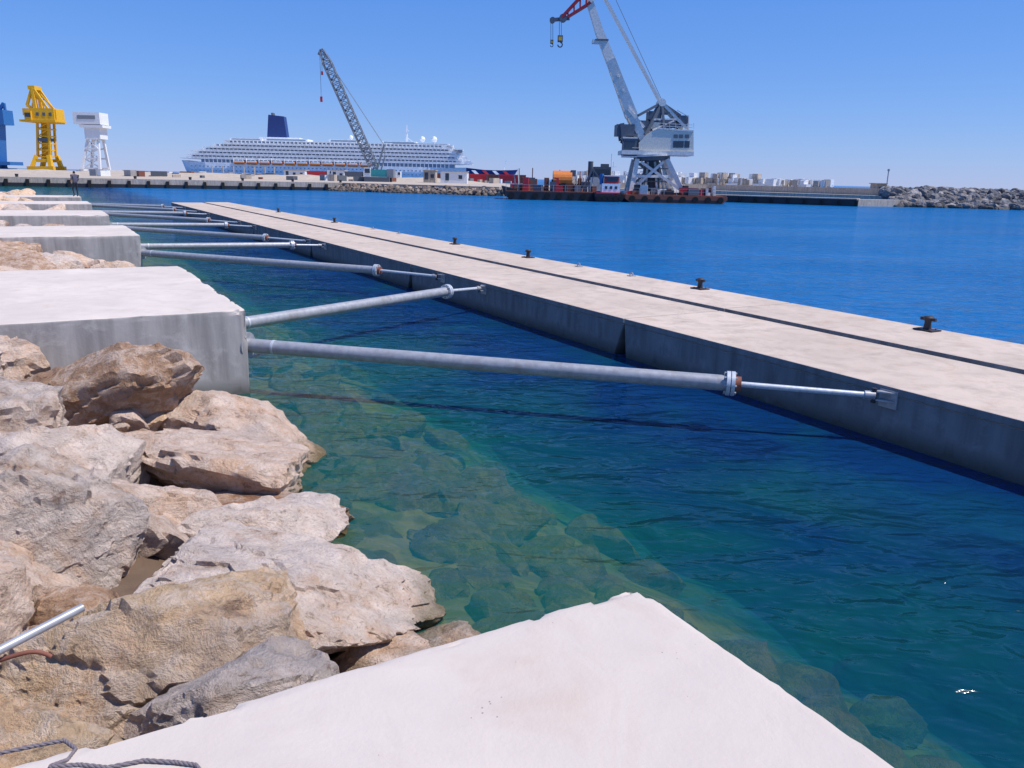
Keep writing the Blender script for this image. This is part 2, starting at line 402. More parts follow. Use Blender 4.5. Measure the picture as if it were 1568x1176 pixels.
# ------------------------------------------------------------------ strut pipes
def strut(a,fl,w,r=.098):
    b=MB(); A=W(*a);F=W(*fl);B=W(*w); d=(F-A).normalized(); e=(B-F).normalized()
    b.cyl(A-d*.12,F,r,'galv',n=24)
    b.cyl(A+d*.02,A+d*.05,r*1.9,'galv',n=24)
    b.cyl(A+d*.42,A+d*.455,r*1.05,'zinc',n=24)
    b.cyl(F-d*.10,F-d*.055,r*1.55,'zinc',n=24); b.cyl(F-d*.045,F,r*1.55,'zinc',n=24)
    b.cyl(F+d*.005,F+d*.075,r*.95,'rust',n=24)
    for i in range(8):
        an=2*math.pi*i/8; up=Vector((0,0,1)); x=d.cross(up).normalized()
        o=(x*math.cos(an)+up*math.sin(an))*r*1.32
        b.cyl(F-d*.13+o,F+d*.02+o,.014,'galv',n=6)
    b.cyl(F+d*.05,B-e*.22,.036,'zinc',n=12)
    b.cyl(B-e*.27,B-e*.15,.052,'galv',n=14)
    b.cyl(B-e*.16+Vector((0,0,-.09)),B-e*.16+Vector((0,0,.09)),.03,'iron',n=10)
    for dz in(-.05,.05):
        b.plate([B-e*.22+Vector((0,0,dz)),B+Vector((0,0,dz))+W(.10,0,0),B+Vector((0,0,dz))-W(.10,0,0)],(0,0,.018),'galv')
    c=W(w[0],TL-.014,w[2]-.03)
    b.box(c,(.024,.24,.22),'galv',math.atan2(N2[1],N2[0]))
    b.obj('steel_strut_pipe',True)
S=[((11.4,2.28,.66),(6.95,7.2,.60),(5.8,8.57,.56)),((13.0,2.28,.66),(15.6,7.4,.62),(16.2,8.57,.56)),
   ((25.95,2.4,.66),(19.8,7.4,.62),(18.4,8.57,.56)),((28.2,2.4,.66),(27.95,7.4,.62),(28.2,8.57,.56)),
   ((38.0,2.4,.66),(31.4,7.3,.62),(30.1,8.57,.56)),((39.8,2.4,.66),(39.4,7.4,.62),(38.9,8.57,.56)),
   ((50.3,2.4,.66),(43.5,7.3,.62),(42.2,8.57,.56)),((52.0,2.4,.66),(51.0,7.3,.62),(50.8,8.57,.56)),
   ((62.3,2.4,.66),(55.5,7.3,.62),(54.3,8.57,.56)),((64.0,2.4,.66),(61.0,7.3,.62),(60.0,8.57,.56))]
for a,f,w in S: strut(a,f,w)

# ------------------------------------------------------------------ rocks
def ico(sub):
    bm=bmesh.new(); bmesh.ops.create_icosphere(bm,subdivisions=sub,radius=1)
    v=np.array([x.co[:] for x in bm.verts]); f=[[q.index for q in p.verts] for p in bm.faces]; bm.free()
    return v,np.array(f)
ICO={k:ico(k) for k in(2,3,4,5,6)}
def rockshape(seed,sub,planes=13,sharp=60,amp=.05):
    rs=np.random.RandomState(seed); v,f=ICO[sub]
    n=rs.normal(size=(planes,3)); n=np.vstack([n,np.array([[1,0,0],[-1,0,0],[0,1,0],[0,-1,0],[0,0,1],[0,0,-1]])+rs.normal(size=(6,3))*.28])
    n/=np.linalg.norm(n,axis=1)[:,None]; h=rs.uniform(.62,1.0,len(n))
    dd=v@n.T; g=np.maximum(dd/h,1e-3)
    r=(g**sharp).sum(1)**(-1.0/sharp)
    r=np.minimum(r,1.15)
    p=v*r[:,None]
    off=Vector(rs.uniform(-50,50,3))
    out_=np.empty_like(p); hi=sub>=5
    for i in range(len(p)):
        q=Vector(p[i])
        wq=q+Vector((noise.noise(q*3+off),noise.noise(q*3.3-off),noise.noise(q*2.7)))*.12
        k=0
        for sc,am in (((1.7,1.0),(4.3,.55),(10,.25)) if hi else ((1.7,1.0),)):
            d_,pt=noise.voronoi(wq*sc+off)
            c0=pt[0]; g_=noise.cell_vector(c0*7.3)
            k+=am*(.7*noise.cell(c0*3.1)+ (wq*sc+off-c0).dot(g_-Vector((.5,.5,.5)))*1.2)
        k+=noise.fractal(q*2.2+off,.8,2.1,6 if hi else 3)*.55
        out_[i]=p[i]*(1+amp*k)
    return out_,f
def eulerm(rx,ry,rz):
    return np.array((Matrix.Rotation(math.radians(rz),3,'Z')@Matrix.Rotation(math.radians(ry),3,'Y')@Matrix.Rotation(math.radians(rx),3,'X')))
def mesh_np(name,V,F,C,mat,smooth=True):
    me=bpy.data.meshes.new(name); me.vertices.add(len(V)); me.vertices.foreach_set('co',V.astype(np.float32).ravel())
    me.loops.add(F.size); me.loops.foreach_set('vertex_index',F.astype(np.int32).ravel())
    me.polygons.add(len(F)); me.polygons.foreach_set('loop_start',np.arange(0,F.size,3,dtype=np.int32)); me.polygons.foreach_set('loop_total',np.full(len(F),3,dtype=np.int32))
    me.update(calc_edges=True); me.validate()
    me.polygons.foreach_set('use_smooth',np.full(len(me.polygons),smooth))
    if smooth: me.set_sharp_from_angle(angle=math.radians(32))
    at=me.color_attributes.new('tint','FLOAT_COLOR','POINT'); at.data.foreach_set('color',C.astype(np.float32).ravel())
    me.materials.append(mat); o=bpy.data.objects.new(name,me); scene.collection.objects.link(o); return o
TINT={'w':(.74,.61,.52),'g':(.53,.44,.38),'b':(.42,.26,.165),'o':(.66,.46,.28),'p':(.70,.52,.40),'r':(.25,.12,.07)}
def boulder(s,t,z,ls,lt,lz,rot,seed,tint,tilt=(0,0),sub=5,planes=6,sharp=80,amp=.075):
    v,f=rockshape(seed,sub,planes,sharp,amp)
    v=v*np.array([ls,lt,lz])/2/.86
    R=eulerm(tilt[0],tilt[1],rot+ math.degrees(math.atan2(D2[1],D2[0])))
    v=v@R.T+np.array(W(s,t,z))
    C=np.tile(np.array([*TINT[tint],1.]),(len(v),1))
    mesh_np('boulder',v,f,C,M['rock'])
boulder(9.3,.30,.62,1.15,1.6,.85,-30,41,'b',(-16,10))
boulder(8.2,-.55,.70,1.2,1.2,.9,10,12,'g')
boulder(8.6,1.62,.16,1.6,1.45,.72,25,43,'p',(12,-6))
boulder(7.45,1.25,.28,1.1,1.65,.66,-30,44,'p',(12,5))
boulder(7.2,-.05,.55,1.1,1.1,.8,15,15,'w',(0,8))
boulder(5.75,-.12,.58,1.15,1.25,1.0,20,16,'g',(0,-6),6)
boulder(4.95,1.10,.28,1.5,1.7,.66,-15,27,'w',(16,4),6)
boulder(6.0,1.25,.14,.9,1.35,.60,30,48,'w',(8,0))
boulder(3.95,.30,.42,1.2,1.95,.85,-8,19,'o',(6,0),6)
boulder(6.65,1.35,.10,.9,1.2,.5,-20,20,'r')
boulder(3.25,.52,.72,.50,.75,.42,10,21,'g',(8,0))
boulder(3.15,-.35,.70,.75,.9,.7,40,22,'o')
boulder(4.2,1.95,-.02,.40,.5,.30,10,23,'g')
boulder(10.7,-.9,.70,1.0,1.4,.8,0,24,'p')
boulder(10.35,1.25,.05,1.0,.9,.6,30,25,'b',(10,0))
boulder(6.25,.55,.38,.8,.9,.6,0,26,'p')
boulder(4.6,-.8,.72,.8,.9,.6,0,28,'p')
boulder(9.3,-1.1,.80,1.2,1.2,.9,0,29,'w')
boulder(3.9,-1.2,.75,1.1,.9,.8,0,30,'g')
rs=np.random.RandomState(5)
templ4=[rockshape(100+i,4,8,70,.08) for i in range(7)]
templ3=[rockshape(200+i,3,8,70,.08) for i in range(7)]
templ2=[rockshape(300+i,2,10,60,.08) for i in range(7)]
def mass(name,items,mat='rock',smooth=True):
    Vs=[];Fs=[];Cs=[];o=0
    for (x,y,z,a,b_,c,rx,ry,rz,tm,tint) in items:
        v,f=tm; vv=(v*np.array([a,b_,c])/2/.86)@eulerm(rx,ry,rz).T+np.array([x,y,z])
        Vs.append(vv);Fs.append(f+o);o+=len(v); k=rs.uniform(.8,1.12)
        Cs.append(np.tile(np.array([tint[0]*k,tint[1]*k,tint[2]*k,1]),(len(v),1)))
    return mesh_np(name,np.vstack(Vs),np.vstack(Fs),np.vstack(Cs),M[mat],smooth)
keys=['w','g','p','p','o','b','b']
def inblock(s,t):
    for a,b_ in((-4,2.9),(11.1,17.3),(25.7,30.7),(37.5,42.3),(49.9,54.3),(61.9,66.1)):
        if a-.25<s<b_+.25 and t<2.5: return True
    return False
items=[]
for i in range(330):
    s=rs.uniform(2.6,12);t=rs.uniform(-5,1.9)
    if inblock(s,t): continue
    sz=rs.uniform(.12,.6); zb=shore(s,t)
    p=W(s,t,zb+rs.uniform(-.1,.1)); items.append((*p,sz*rs.uniform(.8,1.5),sz,sz*rs.uniform(.6,.9),rs.uniform(-25,25),rs.uniform(-25,25),rs.uniform(0,360),templ4[i%7],TINT[keys[i%7]]))
for i in range(560):
    s=rs.uniform(-1,30);t=rs.uniform(1.4,4.4) if rs.rand()<.85 else rs.uniform(3,6.0)
    if i<160: s=rs.uniform(2.5,11)
    sz=rs.uniform(.15,.75); zb=shore(s,t)
    if inblock(s,t): continue
    zc=min(zb, -.08-sz*.62)
    p=W(s,t,zc); items.append((*p,sz*rs.uniform(.8,1.3),sz,sz*rs.uniform(.6,.85),rs.uniform(-20,20),rs.uniform(-20,20),rs.uniform(0,360),templ4[i%7] if s<12 else templ3[i%7],TINT[keys[i%7]]))
for i in range(900):
    s=rs.uniform(17,75);t=rs.uniform(-9,1.9)
    if inblock(s,t): continue
    sz=rs.uniform(.6,1.5); zb=shore(s,t)
    p=W(s,t,zb+rs.uniform(-.2,.14)); items.append((*p,sz*rs.uniform(.8,1.5),sz,sz*rs.uniform(.5,.8),rs.uniform(-25,25),rs.uniform(-25,25),rs.uniform(0,360),templ4[i%7] if s<30 else templ3[i%7],TINT[keys[i%7]]))
mass('riprap_rocks',items)

# ------------------------------------------------------------------ foreground bits
b=MB(); b.cyl((-1.78,3.02,1.22),(-2.20,2.30,1.17),.018,'galv',n=16); b.obj('steel_rod',True)
def curve(name,pts,r,mat,res=8):
    cu=bpy.data.curves.new(name,'CURVE'); cu.dimensions='3D'; cu.bevel_depth=r; cu.bevel_resolution=3; cu.resolution_u=res
    sp=cu.splines.new('NURBS'); sp.points.add(len(pts)-1)
    for p,q in zip(sp.points,pts): p.co=(*q,1)
    sp.use_endpoint_u=True; sp.order_u=4; cu.materials.append(M[mat])
    o=bpy.data.objects.new(name,cu); scene.collection.objects.link(o); return o
zr=HB+.016
rp=[(-1.62,2.18),(-1.52,2.22),(-1.44,2.25),(-1.38,2.21),(-1.38,2.16),(-1.42,2.13),(-1.33,2.14),(-1.24,2.13),(-1.14,2.165),(-1.04,2.16),(-.97,2.15),(-.93,2.11)]
def strand(ph):
    out_=[]; n=150
    for i in range(n):
        t=i/(n-1)*(len(rp)-1); k=min(int(t),len(rp)-2); f_=t-k; f_=f_*f_*(3-2*f_)*.4+f_*.6
        x=rp[k][0]*(1-f_)+rp[k+1][0]*f_; y=rp[k][1]*(1-f_)+rp[k+1][1]*f_
        a=i*.75+ph; out_.append((x,y+.0035*math.cos(a),zr-.008+.0035*math.sin(a)))
    return out_
ro=bpy.data.objects.new('rope',None); scene.collection.objects.link(ro)
for i in range(3):
    c=curve('strand_%d'%(i+1),strand(i*2.09),.0042,'rope',2); c.parent=ro
curve('bent_rebar',[(-2.2,2.75,1.10),(-2.05,2.72,1.13),(-1.92,2.74,1.16),(-1.84,2.78,1.18),(-1.80,2.80,1.13)],.009,'rust')

# ------------------------------------------------------------------ far quay / breakwater
QH=1.5
b=MB()
poly=[(-420,-10),(-160,103),(-84,136),(-33,157),(-3,143),(8,158),(36,160),(62,131),(68,138),(44,172),(14,178),(-10,260),(-20,610),(-900,610),(-900,-10)]
b.prism(poly[::-1],-4.5,QH,'conc_far')
b.obj('harbour_quay')
b=MB()
def along(p,q,stepm):
    p=Vector((*p,0));q=Vector((*q,0));L=(q-p).length;n=int(L/stepm)
    return [(p.lerp(q,i/n),(q-p).normalized()) for i in range(n+1)]
for P0,P1 in(((-160,103),(-84,136)),((-84,136),(-33,157))):
    for p,d in along(P0,P1,3.0):
        nrm=Vector((d.y,-d.x,0)); b.box(p+nrm*.25+Vector((0,0,.45)),(.5,.5,1.5),'tyre',math.atan2(d.y,d.x))
    p=Vector((*P0,0));q=Vector((*P1,0)); d=(q-p).normalized();nrm=Vector((d.y,-d.x,0))
    b.beam(p+nrm*.12+Vector((0,0,.25)),q+nrm*.12+Vector((0,0,.25)),.22,.7,'black')
b.obj('quay_fenders')
def ridge(name,pts,w,h,mat,seed,n=160,jag=.35):
    vs=[];fs=[];P_=[Vector((*p,0)) for p in pts]; L=[0]
    for a,c in zip(P_,P_[1:]): L.append(L[-1]+(c-a).length)
    rows=7
    for i in range(n+1):
        d=L[-1]*i/n; k=max(j for j in range(len(L)-1) if L[j]<=d+1e-6); f_=(d-L[k])/(L[k+1]-L[k])
        c=P_[k].lerp(P_[k+1],f_); dr=(P_[k+1]-P_[k]).normalized(); nn=Vector((dr.y,-dr.x,0))
        end=min(1,min(i,n-i)/6)
        for r_ in range(rows):
            x=(r_/(rows-1)*2-1); hh=h*end*(1-x*x)*(1+jag*noise.fractal(Vector((d*.09+seed,x*2,seed)),1,2,5))
            vs.append(tuple(c+nn*x*w/2+Vector((0,0,QH-.05+hh))))
    for i in range(n):
        for j in range(rows-1):
            a=i*rows+j; fs.append((a,a+1,a+rows+1,a+rows))
    me=bpy.data.meshes.new(name); me.from_pydata(vs,[],fs); me.materials.append(M[mat])
    bm=bmesh.new(); bm.from_mesh(me); bmesh.ops.recalc_face_normals(bm,faces=bm.faces); bm.to_mesh(me); bm.free()
    o=bpy.data.objects.new(name,me); scene.collection.objects.link(o)
ridge('earth_embankment',[(-250,190),(-120,215),(-40,230),(-8,225)],26,1.1,'conc_far',3)
items=[]
def rubble(P0,P1,n,w,zmin,zmax,smin,smax,tints,tm=None):
    P0=Vector((*P0,0));P1=Vector((*P1,0));d=(P1-P0).normalized();nn=Vector((d.y,-d.x,0)); tm=tm or templ2
    for i in range(n):
        f_=rs.rand(); q=rs.rand(); sz=rs.uniform(smin,smax)
        p=P0.lerp(P1,f_)+nn*(q*w); z=zmax+(zmin-zmax)*q
        items.append((p.x,p.y,z,sz*rs.uniform(.8,1.4),sz,sz*rs.uniform(.6,.95),rs.uniform(-35,35),rs.uniform(-35,35),rs.uniform(0,360),tm[i%7],tints[i%len(tints)]))
tt=[(.36,.28,.22),(.29,.24,.21),(.42,.34,.27),(.23,.19,.17)]
rubble((-34,157.5),(-3,143.5),420,3.0,-.1,1.15,.5,1.0,tt)
rubble((-3,143.5),(8,158),120,3,-.1,1.15,.5,1.0,tt)
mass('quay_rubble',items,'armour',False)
items=[]
gt=[(.38,.36,.35),(.27,.27,.28),(.19,.195,.21),(.32,.30,.29),(.15,.15,.16)]
core=MB(); core.prism([(60,135),(75,131),(150,118),(260,105),(262,112),(150,127),(76,140),(62,142)][::-1],-4,1.5,'black'); core.obj('breakwater_core')
for P0,P1,n in(((60,134),(75,130),230),((75,130),(150,118),900),((150,118),(260,105),700)):
    rubble(P0,P1,n,7,-.3,2.2,1.0,2.1,gt,templ3)
    P0b=(P0[0]+1,P0[1]+4);P1b=(P1[0]+1,P1[1]+4)
    rubble(P0b,P1b,n//2,4.5,2.0,2.3,1.0,1.9,gt,templ3)
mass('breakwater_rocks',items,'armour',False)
b=MB()
def wall(P0,P1,z0,z1,w,k): b.beam(Vector((*P0,(z0+z1)/2)),Vector((*P1,(z0+z1)/2)),w,z1-z0,k)
wall((8,166),(39,167),1.4,2.6,1.6,'conc_far'); wall((39,167),(63,137),1.4,2.6,1.6,'conc_far')
wall((63,137),(68,131),1.0,1.9,5,'conc_far')
b.obj('wave_wall')
b=MB()
for i in range(360):   # stacked cast armour blocks
    f_=rs.rand(); p=Vector((12,192,0)).lerp(Vector((64,172,0)),f_)
    sz=rs.uniform(1.0,1.45); lv=[1,2,2,2,3][rs.randint(5)]
    if f_>.75: lv=min(lv,2)
    y=p.y+rs.uniform(-5,2)
    for k_ in range(lv):
        b.box((p.x+k_*rs.uniform(-.3,.3),y,1.7+sz*.5+k_*1.0),(sz,sz,sz*rs.uniform(.9,1.05)),['white','white','conc_far'][i%3],rs.uniform(.2,1.3),None)
b.box((39,183,.6),(52,16,2.6),'conc_far',-.36)
b.obj('armour_blocks')
b=MB()
A=px_point(1337,292,142);B=px_point(1352,279,142)
b.box(((A.x+B.x)/2,142,2.2),(1.8,2,2.4),'conc_far'); b.box(((A.x+B.x)/2,142,3.45),(2.2,2.4,.12),'conc_far')
b.box(((A.x+B.x)/2,140.97,2.2),(.5,.05,1.4),'glass')
P_=px_point(1357,290,142);Q_=px_point(1358,262,142); b.cyl((P_.x,142,1),(P_.x,142,Q_.z),.09,'galv'); b.cyl((P_.x,142,Q_.z),(P_.x,142,Q_.z+.35),.2,'galv')
b.obj('harbour_light_hut')
b=MB(); p=Vector((30,137,.45));q=Vector((51.5,124.2,.45))
b.beam(p,q,3,1.1,'black'); b.beam(p+Vector((0,0,.62)),q+Vector((0,0,.62)),3.1,.14,'conc_far')
for x,d in along((30,137),(51.5,124.2),2.4):
    nn=Vector((d.y,-d.x,0)); b.box(x+nn*1.6+Vector((0,0,.4)),(.4,.25,.8),'tyre',math.atan2(d.y,d.x))
b.obj('floating_pontoon')
b=MB(); b.beam((51,125.5,.5),(60,129,.5),2.4,1.0,'conc_far'); b.obj('concrete_ramp')

# ------------------------------------------------------------------ cruise ship
def cruise_ship():
    b=MB(); Y0=640
    ox=px_point(285,266,Y0).x
    st=[(0,5,13.5),(3,10,13.2),(8,13.5,12.6),(20,16,12.2),(60,16,12),(120,16,12),(180,16,12),(200,15,12),(216,13,12.3),(230,9.5,11),(243,5.5,11),(252,2,11.4),(256,.3,11.8)]
    n=len(st)
    levels=[(-2,.75),(3,.93),(8,1.0),(None,1.0)]
    vs=[]
    for x,hb,zt in st:
        for zl,fl in levels:
            zz=zt if zl is None else zl
            rake=0
            if x>225: rake=(zz-11)*.55*((x-225)/31)
            if x<8: rake=-(zz-11)*.35*((8-x)/8)
            vs.append((x+rake,-hb*(fl if x<200 or zl is None else fl*.8),zz)); vs.append((x+rake,hb*(fl if x<200 or zl is None else fl*.8),zz))
    fs=[];fb=[]
    m_=len(levels)*2
    for i in range(n-1):
        for l in range(len(levels)-1):
            for sd in(0,1):
                a=i*m_+l*2+sd; q=(a,a+m_,a+m_+2,a+2)
                (fb if (i>=8) else fs).append(q)
        a=i*m_+(len(levels)-1)*2; fs.append((a,a+1,a+m_+1,a+m_))
    fs.append((0,2,4,6,7,5,3,1))
    b.add(vs,fs,'shipwhite'); b.add(vs,fb,'navy')
    for j in range(4):
        x0=220+j*8
        b.plate([(x0,-13.2+j*2.6,10.5),(x0+3,-12.2+j*2.6,10.5),(x0+9,-10.2+j*2.7,5),(x0+6,-11.2+j*2.7,5)],(0,.15,0),'red' if j%2 else 'shipwhite')
    for row in(6.2,9.2):
        for i in range(64):
            x=10+i*3.0; b.box((x,-15.95,row),(1.1,.25,.7),'window')
    b.box((112,0,13.3),(190,30,3.0),'window')
    for i in range(60): b.box((20+i*3.1,-15.7,13.3),(.5,.5,3.0),'shipwhite')
    for i in range(11):
        x=42+i*9.4
        b.cyl((x,-16.6,12.2),(x+7.4,-16.6,12.2),1.15,'orange',n=8); b.box((x+3.7,-16.6,13.3),(6,2.1,1.1),'shipwhite')
        b.box((x-.6,-16.4,13.8),(.35,1.4,3.2),'shipwhite')
    decks=[(14.9,6,214),(17.6,11,213),(20.3,16,211),(23.0,24,208),(25.7,34,204)]
    for z,x0,x1 in decks:
        b.box(((x0+x1)/2,0,z),(x1-x0,32,.8),'shipwhite')
        b.box(((x0+x1)/2,0,z+1.65),(x1-x0-5,29.4,2.66),'shipwhite')
        nW=int((x1-x0-10)/3.0)
        for i in range(nW):
            xx=x0+6+i*3.0
            b.box((xx,-14.75,z+1.55),(1.7,.2,1.5),'window')
            b.box((xx+1.5,-15.35,z+1.5),(.22,1.3,2.0),'shipwhite')
        b.box(((x0+x1)/2,-15.9,z+.85),(x1-x0-1,.08,.6),'shipwhite')
    b.box((120,0,28.4),(172,30,.6),'shipwhite')
    for x0,x1,zt in((38,62,30.2),(64,96,30.6),(112,134,31.0),(152,178,30.6),(160,203,29.6)):
        b.box(((x0+x1)/2,0,(28.7+zt)/2),(x1-x0,22,zt-28.7),'shipwhite'); b.box(((x0+x1)/2,-11.05,(28.7+zt)/2),(x1-x0-3,.2,(zt-28.7)*.5),'window')
    for i,(z,x0) in enumerate(((14.9,1),(17.6,5),(20.3,9))): b.box((x0+8,0,z-.02),(16,28,.5),'shipwhite')
    for i,(z,x1) in enumerate(((14.9,222),(17.6,219),(20.3,216),(23,212),(25.7,208))):
        b.plate([(x1-14,0,z+2.7),(x1-3,0,z+2.7),(x1,0,z),(x1-14,0,z)],(0,27-i,0),'shipwhite')
    b.box((211.5,0,24.4),(3,33,1.3),'window'); b.box((210,0,25.6),(7,34,.9),'shipwhite')
    fu=[(64,28.7),(66,48),(77.5,47),(79.5,28.7)]
    b.plate([(x,0,z) for x,z in fu],(0,9,0),'navy'); b.box((74,0,30),(30,14,3.2),'shipwhite')
    for dy in(-2.5,0,2.5): b.cyl((69,dy,46),(68.5,dy,49.5),.8,'cranedark',n=10)
    b.beam((170,0,30),(170,0,43),1.6,1.6,'shipwhite',.6,.6); b.box((170,0,36),(1,7,.5),'shipwhite'); b.box((171,0,39),(.8,5,.4),'shipwhite'); b.beam((170,0,34),(176,0,30),.5,.5,'shipwhite')
    for x,r in((182,2.2),(191,2.4),(127,1.8)):
        for i in range(4):
            a0=-math.pi/2+math.pi*i/4;a1=a0+math.pi/4
            b.cyl((x,0,33+r*math.sin(a0)),(x,0,33+r*math.sin(a1)),max(.05,r*math.cos(a0)),'shipwhite',max(.05,r*math.cos(a1)),12,False)
        b.cyl((x,0,29.5),(x,0,31.5),.6,'shipwhite')
    b.beam((246,0,11),(247,0,19),.5,.5,'shipwhite')
    o=b.obj('cruise_ship'); o.location=(ox,Y0,-2.2); o.rotation_euler=(0,0,math.radians(3)); return o
cruise_ship()

# ------------------------------------------------------------------ left dock cranes
def dock_crane(kind):
    b=MB()
    if kind=='yellow':
        Yd=330; q=lambda u,v,dy=0: px_point(u,v,Yd)+Vector((0,dy,0)); k='yellow'
        base=QH
        for u in(55,88):
            for dy in(-4,4):
                p=q(u,262,dy); p.z=base; b.beam(p,q(62 if u<70 else 81,238,dy*.7),1.4,1.4,k)
        for dy in(-4,4): b.beam(q(52,258,dy),q(92,258,dy),1.6,1.6,k)
        b.beam(q(58,246,-3),q(86,246,-3),1.2,1.2,k); b.beam(q(58,246,3),q(86,246,3),1.2,1.2,k)
        for dx in(-2.1,2.1):
            for dy in(-2.1,2.1):
                b.beam(q(72,240)+Vector((dx*1.15,dy,0)),q(70,188)+Vector((dx,dy,0)),.75,.75,k)
        b.beam(q(72,240),q(70,188),2.6,2.6,k,2.4,2.4)
        lv=(240,230,220,209,198,188)
        for v0,v1 in zip(lv,lv[1:]):
            b.box(q(71,v0),(5.2,5.0,.45),k)
            b.beam(q(71,v0)+Vector((-2.1,-2.1,0)),q(71,v1)+Vector((2.1,-2.1,0)),.35,.35,k)
        b.box(q(71,214),(3.8,5.4,1.2),'cranedark')
        b.box(q(73,178),(9,7,5.5),k); b.box(q(66,186),(14,8,.8),k); b.box(q(86,178),(3.4,6,4.5),k); b.box(q(52,178)+Vector((0,-3,0)),(2.6,2.6,3.4),k); b.box(q(52,177)+Vector((0,-4.35,0)),(2.2,.1,1.6),'glass')
        for dx in (-2.5,0,2.5): b.box(q(75,177)+Vector((dx,-3.55,.3)),(1.1,.1,1.2),'cranedark')
        for dy in(-2,2):
            b.beam(q(60,170,dy),q(54,134,dy),1.3,1.6,k,.9,1.1); b.beam(q(54,134,dy),q(78,168,dy),.7,.8,k); b.beam(q(46,162,dy),q(54,134,dy),.8,.9,k); b.beam(q(46,162,dy),q(60,170,dy),.9,1,k)
            b.beam(q(48,150,dy),q(64,152,dy),.5,.5,k)
        b.box(q(53,135),(2.6,5,1.4),k); b.box(q(50,172),(5,5,2.6),k); b.beam(q(84,168),q(62,145),.5,.5,k)
        b.obj('dock_crane')
    elif kind=='white':
        Yd=330; q=lambda u,v,dy=0: px_point(u,v,Yd)+Vector((0,dy,0)); k='white'
        for u,u2 in((132,139),(161,154)):
            for dy in(-4,4):
                p=q(u,264,dy); p.z=QH; b.beam(p,q(u2,212,dy*.5),.9,.9,k)
        for v,a,c in((258,132,161),(243,135,158),(228,137,156),(213,138,155)):
            for dy in(-3,3): b.beam(q(a,v,dy),q(c,v,dy),.6,.6,k)
        for (u0,v0,u1,v1) in((133,258,158,243),(161,258,135,243),(135,243,156,228),(158,243,137,228),(137,228,155,213),(156,228,138,213)):
            b.beam(q(u0,v0,-3),q(u1,v1,-3),.4,.4,k)
        b.box(q(147,204),(6,6,4.5),k); b.box(q(146,194),(9,7,1),k); b.box(q(139,182),(10.4,7,4.4),k)
        b.box(q(139,182)+Vector((0,-3.55,.4)),(7,.1,1.4),'boom')
        b.box(q(122,177),(2,5,2),k); b.box(q(153,184),(3.5,5,3.5),k); b.beam(q(119,172),q(125,180),.6,.6,k); b.beam(q(157,176),q(150,182),.6,.6,k)
        b.obj('dock_crane')
    else:
        Yd=300; q=lambda u,v,dy=0: px_point(u,v,Yd)+Vector((0,dy,0)); k='blue'
        p=q(-4,260); p.z=QH; b.beam(p,q(-4,190),4.5,4.5,k,3.6,3.6); b.box(q(0,180),(6,6,5),k); b.box(q(-2,250),(13,8,1.2),k); b.beam(q(-6,175),q(6,158),.9,1,k); b.beam(q(6,158),q(10,182),.7,.8,k); b.box(q(10,262),(5,5,2),k)
        for u in(-16,12):
            p=q(u,262); p.z=QH; b.beam(p,q(-4,235),1,1,k)
        b.obj('dock_crane')
for k_ in('yellow','white','blue'): dock_crane(k_)

# ------------------------------------------------------------------ crawler crane with lattice boom
b=MB(); Yd=200; q=lambda u,v,dy=0: px_point(u,v,Yd)+Vector((0,dy,0))
B0=q(576,262);B0.z=3.6; T=q(492,76)
X=B0.x
for dy in(-2,2):
    b.box((X+.5,Yd+dy,QH+.55),(6,1,1.1),'cranedark'); 
b.box((X+.8,Yd,QH+2.0),(6,3.2,1.7),'teal'); b.box((X+3.6,Yd,QH+2.0),(1.6,3.3,2.0),'boom'); b.box((X-1.8,Yd-1.3,QH+2.2),(1.5,1.2,2.1),'white'); b.box((X-1.8,Yd-1.93,QH+2.5),(1.2,.05,1.0),'glass')
up=T-B0
b.lattice(B0,B0+up*.07,.5,1.9,2,'boom',.14); b.lattice(B0+up*.07,B0+up*.9,1.9,1.9,20,'boom',.16); b.lattice(B0+up*.9,T,1.9,.8,3,'boom',.15)
b.beam(T,T+Vector((-.6,0,-1.2)),.6,.6,'boom')
gan=Vector((X+2.2,Yd,QH+6))
b.beam(B0+Vector((1,0,0)),gan,.3,.3,'boom'); 
for dy in(-.5,.5):
    b.cyl(T+Vector((0,dy,0)),q(588,222,dy),.045,'boom',n=6); b.cyl(q(588,222,dy),gan,.05,'boom',n=6); b.beam(B0+Vector((0,dy,0)),q(588,222,dy),.25,.25,'boom')
tipx=T.x-.4
b.cyl((tipx,Yd,T.z-.8),(tipx,Yd,q(492,150).z),.05,'boom',n=6); b.cyl((tipx+.4,Yd,T.z-.8),(tipx+.4,Yd,q(492,112).z),.05,'boom',n=6)
b.box((tipx,Yd,q(492,152).z),(.5,.4,1.2),'red'); b.box((tipx+.4,Yd,q(492,112).z),(.4,.4,.8),'red')
b.obj('crawler_crane')

# ------------------------------------------------------------------ things standing on the far quay
def truck(u,Yd,col,L=7,rz=0):
    b=MB(); z=QH; x=px_point(u,280,Yd).x
    b.box((x,Yd,z+.8),(L,2.2,.3),'cranedark'); b.box((x+L*.38,Yd,z+1.75),(L*.22,2.3,1.9),'white'); b.box((x+L*.43,Yd-1.17,z+2.1),(L*.1,.04,.7),'glass')
    b.plate([(x-L*.5,Yd,z+1),(x+L*.22,Yd,z+1),(x+L*.25,Yd,z+2.4),(x-L*.53,Yd,z+2.4)],(0,2.4,0),col)
    for dx in(-.36,-.2,.36):
        for dy in(-1.0,1.0): b.cyl((x+L*dx,Yd+dy-.15,z+.5),(x+L*dx,Yd+dy+.15,z+.5),.5,'tyre')
    b.obj('dump_truck')
truck(597,235,'white',6.5); truck(548,245,'cranedark',7); truck(492,260,'red',8); truck(700,250,'white',7)
